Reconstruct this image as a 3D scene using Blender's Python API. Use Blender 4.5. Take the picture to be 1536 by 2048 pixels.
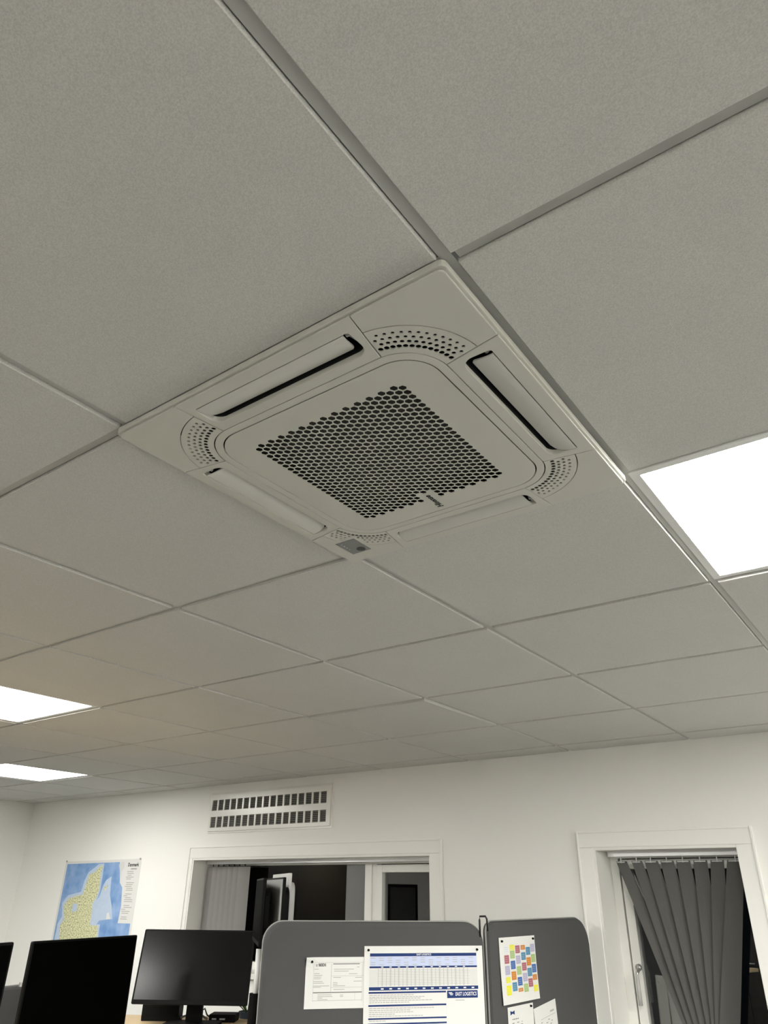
import bpy, bmesh, math, random
from mathutils import Vector, Matrix
from math import sin, cos, pi, radians

for o in list(bpy.data.objects):
    bpy.data.objects.remove(o)
S = bpy.context.scene
COL = S.collection
random.seed(7)

# ------------------------------------------------------------------ camera
ZC = 2.40                      # height of the suspended ceiling (tile faces)
F_PX = 1444.97                 # focal length in pixels of the 2048 px tall frame
yaw, pitch, roll = radians(-36.19), radians(27.721), radians(0.662)
fwd = Vector((sin(yaw) * cos(pitch), cos(yaw) * cos(pitch), sin(pitch)))
rgt0 = Vector((cos(yaw), -sin(yaw), 0))
up0 = rgt0.cross(fwd)
rgt = rgt0 * cos(roll) + up0 * sin(roll)
up = up0 * cos(roll) - rgt0 * sin(roll)
cam = bpy.data.cameras.new('camera')
cam.sensor_fit = 'VERTICAL'
cam.sensor_height = 36.0
cam.lens = F_PX / 2048 * 36.0
cam.clip_start = 0.02
camo = bpy.data.objects.new('camera', cam)
COL.objects.link(camo)
camo.matrix_world = Matrix((
    (rgt.x, up.x, -fwd.x, 0.3054),
    (rgt.y, up.y, -fwd.y, -0.5379),
    (rgt.z, up.z, -fwd.z, ZC - 0.6552),
    (0, 0, 0, 1)))
S.camera = camo

# ------------------------------------------------------------------ world (night outside) and exposure
w = bpy.data.worlds.new('night')
S.world = w
w.use_nodes = True
w.node_tree.nodes['Background'].inputs[0].default_value = (0.5, 0.6, 0.8, 1)
w.node_tree.nodes['Background'].inputs[1].default_value = 0.004
S.view_settings.view_transform = 'Standard'
S.view_settings.look = 'None'
S.view_settings.gamma = 1
S.view_settings.use_curve_mapping = False
S.view_settings.exposure = 0.0
LIGHT = 51.0                   # radiance of the LED ceiling panels


# ------------------------------------------------------------------ materials
def mat(name, rgb, rough=0.5, spec=0.5, metal=0.0, bump=0.0, bscale=200.0, vary=0.0, vscale=5.0, coat=0.0):
    m = bpy.data.materials.new(name)
    m.use_nodes = True
    nt = m.node_tree
    b = nt.nodes['Principled BSDF']
    b.inputs['Base Color'].default_value = (*rgb, 1)
    b.inputs['Roughness'].default_value = rough
    b.inputs['Specular IOR Level'].default_value = spec
    b.inputs['Metallic'].default_value = metal
    b.inputs['Coat Weight'].default_value = coat
    tc = None
    if bump or vary:
        tc = nt.nodes.new('ShaderNodeTexCoord')
    if vary:
        n = nt.nodes.new('ShaderNodeTexNoise')
        n.inputs['Scale'].default_value = vscale
        n.inputs['Detail'].default_value = 4
        r = nt.nodes.new('ShaderNodeMapRange')
        r.inputs['To Min'].default_value = 1 - vary
        r.inputs['To Max'].default_value = 1 + vary
        mx = nt.nodes.new('ShaderNodeMix')
        mx.data_type = 'RGBA'
        mx.blend_type = 'MULTIPLY'
        mx.inputs[0].default_value = 1
        mx.inputs[6].default_value = (*rgb, 1)
        nt.links.new(tc.outputs['Object'], n.inputs['Vector'])
        nt.links.new(n.outputs['Fac'], r.inputs['Value'])
        nt.links.new(r.outputs[0], mx.inputs[7])
        nt.links.new(mx.outputs[2], b.inputs['Base Color'])
    if bump:
        n = nt.nodes.new('ShaderNodeTexNoise')
        n.inputs['Scale'].default_value = bscale
        n.inputs['Detail'].default_value = 3
        bp = nt.nodes.new('ShaderNodeBump')
        bp.inputs['Strength'].default_value = bump
        bp.inputs['Distance'].default_value = 0.001
        nt.links.new(tc.outputs['Object'], n.inputs['Vector'])
        nt.links.new(n.outputs['Fac'], bp.inputs['Height'])
        nt.links.new(bp.outputs[0], b.inputs['Normal'])
    return m


def emit_mat(name, rgb, strength):
    m = bpy.data.materials.new(name)
    m.use_nodes = True
    nt = m.node_tree
    nt.nodes.remove(nt.nodes['Principled BSDF'])
    e = nt.nodes.new('ShaderNodeEmission')
    e.inputs[0].default_value = (*rgb, 1)
    e.inputs[1].default_value = strength
    nt.links.new(e.outputs[0], nt.nodes['Material Output'].inputs[0])
    return m


def glass_mat(name, ior):
    m = bpy.data.materials.new(name)
    m.use_nodes = True
    nt = m.node_tree
    nt.nodes.remove(nt.nodes['Principled BSDF'])
    t = nt.nodes.new('ShaderNodeBsdfTransparent')
    t.inputs[0].default_value = (0.9, 0.92, 0.9, 1)
    g = nt.nodes.new('ShaderNodeBsdfGlossy')
    g.inputs['Roughness'].default_value = 0.0
    f = nt.nodes.new('ShaderNodeFresnel')
    f.inputs[0].default_value = ior
    mx = nt.nodes.new('ShaderNodeMixShader')
    nt.links.new(f.outputs[0], mx.inputs[0])
    nt.links.new(t.outputs[0], mx.inputs[1])
    nt.links.new(g.outputs[0], mx.inputs[2])
    nt.links.new(mx.outputs[0], nt.nodes['Material Output'].inputs[0])
    return m


def tile_mat():
    m = mat('mineral_tile', (0.645, 0.638, 0.607), 0.95, 0.1)
    nt = m.node_tree
    b = nt.nodes['Principled BSDF']
    tc = nt.nodes.new('ShaderNodeTexCoord')
    n1 = nt.nodes.new('ShaderNodeTexNoise')
    n1.inputs['Scale'].default_value = 600
    n1.inputs['Detail'].default_value = 2
    n2 = nt.nodes.new('ShaderNodeTexNoise')
    n2.inputs['Scale'].default_value = 3
    n2.inputs['Detail'].default_value = 3
    r1 = nt.nodes.new('ShaderNodeMapRange')
    r1.inputs['From Min'].default_value = 0.3
    r1.inputs['From Max'].default_value = 0.7
    r1.inputs['To Min'].default_value = 0.88
    r1.inputs['To Max'].default_value = 1.09
    r2 = nt.nodes.new('ShaderNodeMapRange')
    r2.inputs['To Min'].default_value = 0.97
    r2.inputs['To Max'].default_value = 1.03
    mu = nt.nodes.new('ShaderNodeMath')
    mu.operation = 'MULTIPLY'
    mx = nt.nodes.new('ShaderNodeMix')
    mx.data_type = 'RGBA'
    mx.blend_type = 'MULTIPLY'
    mx.inputs[0].default_value = 1
    mx.inputs[6].default_value = b.inputs['Base Color'].default_value
    bp = nt.nodes.new('ShaderNodeBump')
    bp.inputs['Strength'].default_value = 0.25
    bp.inputs['Distance'].default_value = 0.001
    L = nt.links.new
    L(tc.outputs['Object'], n1.inputs['Vector'])
    L(tc.outputs['Object'], n2.inputs['Vector'])
    L(n1.outputs['Fac'], r1.inputs['Value'])
    L(n2.outputs['Fac'], r2.inputs['Value'])
    L(r1.outputs[0], mu.inputs[0])
    L(r2.outputs[0], mu.inputs[1])
    L(mu.outputs[0], mx.inputs[7])
    L(mx.outputs[2], b.inputs['Base Color'])
    L(n1.outputs['Fac'], bp.inputs['Height'])
    L(bp.outputs[0], b.inputs['Normal'])
    return m


def land_mat():
    m = mat('map_land', (0.5, 0.5, 0.25), 0.6, 0.3)
    nt = m.node_tree
    b = nt.nodes['Principled BSDF']
    tc = nt.nodes.new('ShaderNodeTexCoord')
    n = nt.nodes.new('ShaderNodeTexNoise')
    n.inputs['Scale'].default_value = 95
    n.inputs['Detail'].default_value = 3
    r = nt.nodes.new('ShaderNodeValToRGB')
    e = r.color_ramp.elements
    e[0].position = 0.36
    e[0].color = (0.30, 0.29, 0.17, 1)
    e[1].position = 0.64
    e[1].color = (0.80, 0.78, 0.52, 1)
    x = e.new(0.46)
    x.color = (0.56, 0.57, 0.32, 1)
    x = e.new(0.54)
    x.color = (0.68, 0.68, 0.42, 1)
    nt.links.new(tc.outputs['Object'], n.inputs['Vector'])
    nt.links.new(n.outputs['Fac'], r.inputs[0])
    nt.links.new(r.outputs[0], b.inputs['Base Color'])
    return m


def sea_mat():
    m = mat('map_sea', (0.2, 0.35, 0.6), 0.5, 0.3)
    nt = m.node_tree
    b = nt.nodes['Principled BSDF']
    tc = nt.nodes.new('ShaderNodeTexCoord')
    n = nt.nodes.new('ShaderNodeTexNoise')
    n.inputs['Scale'].default_value = 9
    n.inputs['Detail'].default_value = 5
    r = nt.nodes.new('ShaderNodeValToRGB')
    e = r.color_ramp.elements
    e[0].position = 0.35
    e[0].color = (0.15, 0.30, 0.58, 1)
    e[1].position = 0.7
    e[1].color = (0.34, 0.48, 0.72, 1)
    nt.links.new(tc.outputs['Object'], n.inputs['Vector'])
    nt.links.new(n.outputs['Fac'], r.inputs[0])
    nt.links.new(r.outputs[0], b.inputs['Base Color'])
    return m


def wood_mat(name, a, c):
    m = mat(name, a, 0.5, 0.4)
    nt = m.node_tree
    b = nt.nodes['Principled BSDF']
    tc = nt.nodes.new('ShaderNodeTexCoord')
    mp = nt.nodes.new('ShaderNodeMapping')
    mp.inputs['Scale'].default_value = (2, 30, 30)
    n = nt.nodes.new('ShaderNodeTexNoise')
    n.inputs['Scale'].default_value = 2
    n.inputs['Detail'].default_value = 6
    r = nt.nodes.new('ShaderNodeValToRGB')
    r.color_ramp.elements[0].color = (*a, 1)
    r.color_ramp.elements[1].color = (*c, 1)
    nt.links.new(tc.outputs['Object'], mp.inputs[0])
    nt.links.new(mp.outputs[0], n.inputs['Vector'])
    nt.links.new(n.outputs['Fac'], r.inputs[0])
    nt.links.new(r.outputs[0], b.inputs['Base Color'])
    return m


M = dict(
    wall=mat('wall_paint', (0.87, 0.862, 0.82), 0.75, 0.25, bump=0.15, bscale=260),
    trim=mat('trim_paint', (0.87, 0.862, 0.815), 0.35, 0.5),
    reveal=mat('reveal_paint', (0.84, 0.83, 0.78), 0.45, 0.4),
    tile=tile_mat(),
    tbar=mat('grid_enamel', (0.53, 0.525, 0.495), 0.45, 0.4),
    carpet=mat('grey_carpet', (0.085, 0.085, 0.083), 1.0, 0.1, bump=0.6, bscale=900, vary=0.1, vscale=60),
    plenum=mat('plenum', (0.05, 0.05, 0.05), 1.0, 0.0),
    lampframe=mat('lamp_frame', (0.80, 0.80, 0.78), 0.35, 0.5),
    ac=mat('ac_plastic', (0.63, 0.625, 0.56), 0.42, 0.5),
    acflap=mat('ac_flap', (0.67, 0.66, 0.615), 0.5, 0.4),
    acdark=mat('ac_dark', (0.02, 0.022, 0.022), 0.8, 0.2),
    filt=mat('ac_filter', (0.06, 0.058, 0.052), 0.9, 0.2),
    ink=mat('black_print', (0.012, 0.012, 0.012), 0.5, 0.3),
    disp=mat('display_grey', (0.20, 0.21, 0.20), 0.3, 0.5),
    dispmark=mat('display_mark', (0.6, 0.62, 0.6), 0.4, 0.5),
    lens=mat('sensor_lens', (0.01, 0.01, 0.01), 0.15, 0.6),
    grille=mat('grille_enamel', (0.82, 0.81, 0.76), 0.20, 0.5),
    slotshade=mat('slot_shade', (0.05, 0.05, 0.045), 0.8, 0.2),  # shade deep in the grille slots, put into the colour
    louver=mat('louver_grey', (0.16, 0.155, 0.14), 0.4, 0.5),
    glass=glass_mat('window_glass', 2.15),
    blind=mat('blind_fabric', (0.105, 0.102, 0.095), 0.85, 0.2, bump=0.3, bscale=700),
    blindpale=mat('blind_fabric_pale', (0.25, 0.238, 0.232), 0.85, 0.2, bump=0.3, bscale=700),
    rail=mat('aluminium_rail', (0.72, 0.72, 0.72), 0.28, 0.5, metal=0.75),
    steel=mat('brushed_steel', (0.55, 0.55, 0.53), 0.35, 0.5, metal=0.9),
    felt=mat('grey_felt', (0.08, 0.08, 0.08), 0.95, 0.15, bump=0.5, bscale=900, vary=0.06, vscale=300),
    felttrim=mat('grey_piping', (0.30, 0.295, 0.28), 0.8, 0.2),
    black=mat('black_plastic', (0.004, 0.004, 0.004), 0.6, 0.1),
    wire=mat('black_wire', (0.01, 0.01, 0.01), 0.4, 0.4),
    screen=mat('matte_screen', (0.0012, 0.0012, 0.0012), 0.6, 0.01),
    gloss=mat('gloss_screen', (0.002, 0.002, 0.002), 0.18, 0.28),
    silver=mat('silver_plastic', (0.52, 0.52, 0.50), 0.4, 0.5),
    glarescreen=mat('painted_glare_screen', (0.30, 0.30, 0.285), 0.5, 0.2),  # pale reflection on a dark screen, painted as an even grey
    oak=wood_mat('oak_desk', (0.52, 0.38, 0.20), (0.64, 0.50, 0.30)),
    darkwood=wood_mat('dark_wood', (0.018, 0.014, 0.009), (0.03, 0.024, 0.016)),
    paper=mat('paper', (0.73, 0.73, 0.70), 0.7, 0.2),
    navy=mat('print_navy', (0.012, 0.035, 0.14), 0.6, 0.2),
    pblue=mat('print_pale_blue', (0.52, 0.58, 0.76), 0.6, 0.2),
    pgrey=mat('print_grey', (0.42, 0.41, 0.40), 0.6, 0.2),
    plgrey=mat('print_light_grey', (0.66, 0.66, 0.63), 0.6, 0.2),
    pwhite=mat('print_white', (0.85, 0.86, 0.88), 0.6, 0.2),
    ptxt=mat('print_text', (0.22, 0.22, 0.21), 0.6, 0.2),
    pblack=mat('print_black', (0.03, 0.03, 0.03), 0.6, 0.2),
    c_yel=mat('print_yellow', (0.75, 0.72, 0.05), 0.6, 0.2),
    c_mau=mat('print_mauve', (0.38, 0.13, 0.16), 0.6, 0.2),
    c_lav=mat('print_lavender', (0.42, 0.41, 0.55), 0.6, 0.2),
    c_grn=mat('print_green', (0.36, 0.48, 0.20), 0.6, 0.2),
    c_blu=mat('print_blue', (0.06, 0.14, 0.38), 0.6, 0.2),
    c_teal=mat('print_teal', (0.08, 0.24, 0.38), 0.6, 0.2),
    c_orn=mat('print_orange', (0.58, 0.22, 0.03), 0.6, 0.2),
    land=land_mat(), sea=sea_mat(),
    shallow=mat('map_shallow', (0.50, 0.60, 0.74), 0.6, 0.3, vary=0.1, vscale=30),
    leaf=mat('plant_leaf', (0.05, 0.11, 0.03), 0.45, 0.4),
    pot=mat('plant_pot', (0.05, 0.07, 0.10), 0.5, 0.4),
    leg=mat('desk_leg', (0.35, 0.35, 0.35), 0.4, 0.5),
)

# ------------------------------------------------------------------ helpers
MW = {}                                  # world origin of every object (no rotations are used on parents)


def origin(o):
    return MW[o.name] if o else Vector((0, 0, 0))


def link(o, parent, wloc):
    COL.objects.link(o)
    o.parent = parent
    o.location = Vector(wloc) - origin(parent)
    MW[o.name] = Vector(wloc)
    return o


def thing(name, loc, label=None, cat=None, group=None, kind=None):
    o = bpy.data.objects.new(name, None)
    o.empty_display_size = 0.05
    link(o, None, loc)
    return tag(o, label, cat, group, kind)


def tag(o, label=None, cat=None, group=None, kind=None):
    if label:
        o['label'] = label
    if cat:
        o['category'] = cat
    if group:
        o['group'] = group
    if kind:
        o['kind'] = kind
    return o


def obj(name, verts, faces, m, parent=None, smooth=False, mi=None, recalc=True, at=None):
    """verts are given in world coordinates; the object's origin goes to the middle of its box."""
    vs = [Vector(v) for v in verts]
    lo = Vector([min(v[k] for v in vs) for k in range(3)])
    hi = Vector([max(v[k] for v in vs) for k in range(3)])
    c = (lo + hi) / 2 if at is None else Vector(at)
    me = bpy.data.meshes.new(name)
    me.from_pydata([v - c for v in vs], [], faces)
    mats = m if isinstance(m, (list, tuple)) else [m]
    for x in mats:
        me.materials.append(x)
    if mi:
        me.polygons.foreach_set('material_index', mi)
    if recalc:
        bm = bmesh.new()
        bm.from_mesh(me)
        bmesh.ops.recalc_face_normals(bm, faces=bm.faces)
        bm.to_mesh(me)
        bm.free()
    if smooth:
        me.polygons.foreach_set('use_smooth', [True] * len(me.polygons))
    me.update()
    return link(bpy.data.objects.new(name, me), parent, c)


BF = [(0, 3, 2, 1), (4, 5, 6, 7), (0, 1, 5, 4), (1, 2, 6, 5), (2, 3, 7, 6), (3, 0, 4, 7)]


class MB:
    """collects shapes for ONE mesh"""

    def __init__(s):
        s.v, s.f, s.m = [], [], []

    def add(s, v, f, k=0):
        n = len(s.v)
        s.v += [Vector(x) for x in v]
        s.f += [tuple(i + n for i in q) for q in f]
        s.m += [k] * len(f)
        return s

    def box(s, lo, hi, k=0, T=None):
        x0, y0, z0 = lo
        x1, y1, z1 = hi
        v = [Vector(p) for p in ((x0, y0, z0), (x1, y0, z0), (x1, y1, z0), (x0, y1, z0),
                                 (x0, y0, z1), (x1, y0, z1), (x1, y1, z1), (x0, y1, z1))]
        if T:
            v = [T(p) for p in v]
        return s.add(v, BF, k)

    def tube(s, pts, r, n=8, k=0, cap=True):
        pts = [Vector(p) for p in pts]
        rs = r if isinstance(r, (list, tuple)) else [r] * len(pts)
        rings = []
        ref = Vector((0.31, 0.17, 0.93)).normalized()
        for i, p in enumerate(pts):
            t = (pts[min(i + 1, len(pts) - 1)] - pts[max(i - 1, 0)]).normalized()
            a = t.cross(ref)
            if a.length < 1e-3:
                a = t.cross(Vector((1, 0, 0)))
            a.normalize()
            b = t.cross(a)
            rings.append([p + (a * cos(2 * pi * j / n) + b * sin(2 * pi * j / n)) * rs[i] for j in range(n)])
        v = [q for R in rings for q in R]
        f = []
        for i in range(len(pts) - 1):
            for j in range(n):
                f.append((i * n + j, i * n + (j + 1) % n, (i + 1) * n + (j + 1) % n, (i + 1) * n + j))
        if cap:
            f.append(tuple(range(n - 1, -1, -1)))
            f.append(tuple((len(pts) - 1) * n + j for j in range(n)))
        return s.add(v, f, k)

    def build(s, name, m, parent=None, smooth=False, recalc=True):
        return obj(name, s.v, s.f, m, parent, smooth, s.m, recalc)


def bevelled(o, width, seg=2):
    bm = bmesh.new()
    bm.from_mesh(o.data)
    bmesh.ops.bevel(bm, geom=list(bm.edges), offset=width, segments=seg, affect='EDGES', profile=0.6)
    bm.to_mesh(o.data)
    bm.free()
    return o


def box(name, lo, hi, m, parent=None, bevel=0.0, T=None, seg=2):
    o = MB().box(lo, hi, 0, T).build(name, m, parent)
    if bevel:
        bevelled(o, bevel, seg)
    return o


def rrect(hx, hy, r, n=8, cx=0, cy=0):
    """rounded rectangle outline; r is one radius or four (for corners ++ -+ -- +-)"""
    rs = r if isinstance(r, (list, tuple)) else [r] * 4
    out = []
    for q, (sx, sy) in enumerate(((1, 1), (-1, 1), (-1, -1), (1, -1))):
        rr = rs[q]
        for k in range(n + 1):
            a = (q + k / n) * pi / 2
            out.append((cx + sx * (hx - rr) + rr * cos(a), cy + sy * (hy - rr) + rr * sin(a)))
    return out


def plate_mesh(loops, thick, bevel=0.0, res=1):
    """flat plate with holes (filled 2D curve) as mesh data, centred on z = 0"""
    cu = bpy.data.curves.new('plate', 'CURVE')
    cu.dimensions = '2D'
    cu.fill_mode = 'BOTH'
    cu.extrude = max(thick / 2 - bevel, 0.0)
    cu.bevel_depth = bevel
    cu.bevel_resolution = res
    cu.offset = -bevel
    for L in loops:
        sp = cu.splines.new('POLY')
        sp.points.add(len(L) - 1)
        for p, q in zip(sp.points, L):
            p.co = (q[0], q[1], 0, 1)
        sp.use_cyclic_u = True
    t = bpy.data.objects.new('plate_tmp', cu)
    COL.objects.link(t)
    dg = bpy.context.evaluated_depsgraph_get()
    me = bpy.data.meshes.new_from_object(t.evaluated_get(dg))
    bpy.data.objects.remove(t)
    bpy.data.curves.remove(cu)
    bm = bmesh.new()
    bm.from_mesh(me)
    bmesh.ops.remove_doubles(bm, verts=bm.verts, dist=1e-6)
    bmesh.ops.recalc_face_normals(bm, faces=bm.faces)
    bm.to_mesh(me)
    bm.free()
    return me


def plate(name, loops, thick, m, parent, T, bevel=0.0, smooth=False):
    """T maps plate coordinates (x, y, z) to the world"""
    me = plate_mesh(loops, thick, bevel)
    vs = [T(v.co) for v in me.vertices]
    fs = [tuple(p.vertices) for p in me.polygons]
    bpy.data.meshes.remove(me)
    return obj(name, vs, fs, m, parent, smooth)


def text(name, body, size, m, parent, T, align='LEFT', bold=0.0, depth=0.0002, shear=0.0, xs=1.0):
    cu = bpy.data.curves.new(name, 'FONT')
    cu.body = body
    cu.size = size
    cu.align_x = align
    cu.align_y = 'BOTTOM_BASELINE' if False else 'CENTER'
    cu.offset = bold
    cu.extrude = depth
    cu.shear = shear
    cu.resolution_u = 3
    t = bpy.data.objects.new('text_tmp', cu)
    COL.objects.link(t)
    dg = bpy.context.evaluated_depsgraph_get()
    me = bpy.data.meshes.new_from_object(t.evaluated_get(dg))
    bpy.data.objects.remove(t)
    vs = [T(Vector((v.co.x * xs, v.co.y, v.co.z))) for v in me.vertices]
    fs = [tuple(p.vertices) for p in me.polygons]
    bpy.data.meshes.remove(me)
    return obj(name, vs, fs, m, parent)


def W(x, y, z):                          # z measured from the ceiling tiles
    return Vector((x, y, z + ZC))


# ------------------------------------------------------------------ room shell
X0, X1, Y0, Y1 = -6.20, 3.00, -3.20, 3.19
PLEN = 0.30


def st(o):
    o['kind'] = 'structure'
    return o


st(box('floor', (X0 - .2, Y0 - .2, -0.10), (X1 + .2, Y1 + .3, 0), M['carpet']))
WIN1 = (-4.018, -2.075, -0.465, -1.13)   # x0, x1, top, sill (from the ceiling)
WIN2 = (-1.137, -0.487, -0.456, -1.55)


def rect(x0, y0, x1, y1):
    return [(x0, y0), (x1, y0), (x1, y1), (x0, y1)]


st(plate('wall_back', [rect(X0 - .2, 0, X1 + .2, ZC + PLEN)] + [rect(a, ZC + s, b, ZC + t) for a, b, t, s in (WIN1, (WIN2[0], WIN2[1] + .06, WIN2[2], WIN2[3]))],
         0.26, M['wall'], None, lambda p: Vector((p.x, Y1 + 0.13 + p.z, p.y))))
st(box('wall_left', (X0 - .2, Y0 - .2, 0), (X0, Y1, ZC + PLEN), M['wall']))
st(box('wall_right', (X1, Y0 - .2, 0), (X1 + .2, Y1, ZC + PLEN), M['wall']))
st(box('wall_front', (X0, Y0 - .2, 0), (X1, Y0, ZC + PLEN), M['wall']))
ceil = st(box('ceiling', (X0 - .2, Y0 - .2, ZC + PLEN), (X1 + .2, Y1 + .3, ZC + PLEN + .1), M['plenum']))
ceil['label'] = 'suspended ceiling of square white mineral tiles in a metal grid'

# suspended ceiling: tiles hang 6 mm below the faces of the 15 mm grid bars
G = 0.6
LAMPS = [(0, 1), (-5, 1), (-8, 3)]
HIDDEN = [(0, -4), (-4, -3), (-6, -3), (-10, -1), (2, 3), (3, -1), (4, 1)]  # unseen panels, added to brighten the walls and put glare on a monitor
SKIP = {(-1, 0)} | set(LAMPS) | set(HIDDEN)
TILE_MESH = {}


def tile_data(sx, sy):
    key = (round(sx, 3), round(sy, 3))
    if key not in TILE_MESH:
        o = box('tile_tmp', (-sx / 2, -sy / 2, 0), (sx / 2, sy / 2, 0.018), M['tile'])
        bm = bmesh.new()
        bm.from_mesh(o.data)
        lows = [e for e in bm.edges if all(v.co.z < -0.0089 for v in e.verts)]
        bmesh.ops.bevel(bm, geom=lows, offset=0.0012, segments=1, affect='EDGES')
        bm.to_mesh(o.data)
        bm.free()
        TILE_MESH[key] = o.data
        bpy.data.objects.remove(o)
    return TILE_MESH[key]


TILT = {(-3, 3): (0.010, 0.004, -0.003), (-2, 3): (0.003, 0.002, 0.0005), (-3, 2): (-0.003, 0.002, 0), (0, 0): (0, 0.0015, 0)}
for i in range(-11, 5):
    for j in range(-6, 6):
        if (i, j) in SKIP:
            continue
        a, b = max(i * G, X0), min((i + 1) * G, X1)
        c, d = max(j * G, Y0), min((j + 1) * G, Y1)
        if b - a < 0.05 or d - c < 0.05:
            continue
        gap = 0.009
        sx, sy = b - a - 2 * gap, d - c - 2 * gap
        t = bpy.data.objects.new('ceiling_tile', tile_data(sx, sy))
        link(t, ceil, W((a + b) / 2 + random.uniform(-.0008, .0008), (c + d) / 2 + random.uniform(-.0008, .0008), 0.009 + random.uniform(0, .0012)))
        if (i, j) in TILT:
            rx, ry, dz = TILT[(i, j)]
            t.rotation_euler = (rx, ry, 0)
            t.location.z += dz
HB = 0.0075


def bar(lo, hi):
    m = MB().box(lo, hi)
    cx, cy = (lo[0] + hi[0]) / 2, (lo[1] + hi[1]) / 2
    if hi[0] - lo[0] > hi[1] - lo[1]:
        m.box((lo[0], cy - .0008, hi[2]), (hi[0], cy + .0008, hi[2] + 0.034))
    else:
        m.box((cx - .0008, lo[1], hi[2]), (cx + .0008, hi[1], hi[2] + 0.034))
    return m.build('grid_bar', M['tbar'], ceil)


for i in range(-10, 5):                                              # main runners
    bar((i * G - HB, Y0, ZC + .0065), (i * G + HB, Y1, ZC + .0075))
for j in range(-5, 6):                                               # cross tees between the runners
    for i in range(-11, 5):
        a, b = max(i * G + HB, X0), min((i + 1) * G - HB, X1)
        if (i, j) == (0, 0):
            a += .005                                                # a tee that stops short of its runner
        if b - a > 0.05:
            bar((a, j * G - HB, ZC + .0068), (b, j * G + HB, ZC + .0078))
t1 = MB().box((X0, Y1 - .02, ZC + .006), (X1, Y1, ZC + .008)).box((X0, Y0, ZC + .006), (X1, Y0 + .02, ZC + .008))
t1.box((X0, Y0, ZC + .006), (X0 + .02, Y1, ZC + .008)).box((X1 - .02, Y0, ZC + .006), (X1, Y1, ZC + .008))
t1.build('wall_angle', M['tbar'], ceil)


# ------------------------------------------------------------------ LED ceiling panels
def led(power):                           # each panel is dimmed on its own
    n = 'led_diffuser_%d' % round(power * 100)
    return bpy.data.materials.get(n) or emit_mat(n, (1.0, 0.985, 0.945), LIGHT * power)


def lamp(i, j, label, power=1.0):
    cx, cy = (i + .5) * G, (j + .5) * G
    t = thing('ceiling_light', W(cx, cy, 0.004), label, 'ceiling light', 'square LED ceiling panels')
    T = lambda p: W(cx + p.x, cy + p.y, 0.0095 + p.z)
    plate('frame', [rrect(.2965, .2965, .002, 2), rrect(.279, .279, .001, 2)], 0.011, M['lampframe'], t, T, 0.001)
    box('diffuser', W(cx - .2795, cy - .2795, 0.008), W(cx + .2795, cy + .2795, 0.013), led(power), t)
    return t


lamp(0, 1, 'bright square ceiling light panel beside the air conditioner at right', 1.2)
lamp(-5, 1, 'bright square ceiling light panel at left edge, larger and nearer of the two', .75)
lamp(-8, 3, 'bright square ceiling light panel at left edge, smaller and farther, near the corner', .52)
for k, (i, j) in enumerate(HIDDEN):
    lamp(i, j, 'unseen square ceiling light panel added behind or beside the viewer for extra light')

# ------------------------------------------------------------------ air conditioner cassette
AX, AY, AZ = -0.3075, 0.297, -0.015
ac = thing('air_conditioner', W(AX, AY, AZ), 'square white four-way cassette air conditioner with honeycomb grille set in the ceiling', 'air conditioner')
TH = 0.004
AT = lambda p: W(AX + p.x, AY + p.y, AZ + TH / 2 + p.z)
mm = lambda pts: [(x / 1000, y / 1000) for x, y in pts]


def sides(fn):
    """the four orientations of a part drawn on the +y side"""
    return [fn(lambda x, y: (x, y)), fn(lambda x, y: (y, -x)), fn(lambda x, y: (x, -y)), fn(lambda x, y: (-y, -x))]


# outer rim step
plate('outer_rim', [mm(rrect(308, 308, 9, 5)), mm(rrect(300, 300, 6, 5))], 0.010, M['ac'], ac,
      lambda p: W(AX + p.x, AY + p.y, -0.0055 + p.z), 0.0012)
# four straight sides with a louvre opening each
SLOT = [(147 - 4 + 4 * cos(a), 282.5 - 4 + 4 * sin(a)) for a in [k * pi / 8 for k in range(5)]] + \
       [(-143 + 4 * cos(a), 278.5 + 4 * sin(a)) for a in [pi / 2 + k * pi / 8 for k in range(5)]] + \
       [(-129 + 18 * cos(a), 254 + 18 * sin(a)) for a in [pi + k * pi / 16 for k in range(9)]] + \
       [(129 + 18 * cos(a), 254 + 18 * sin(a)) for a in [1.5 * pi + k * pi / 16 for k in range(9)]]
SIDE = [(166.4, 304), (-166.4, 304), (-153.2, 218.9), (153.2, 218.9)]


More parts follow.
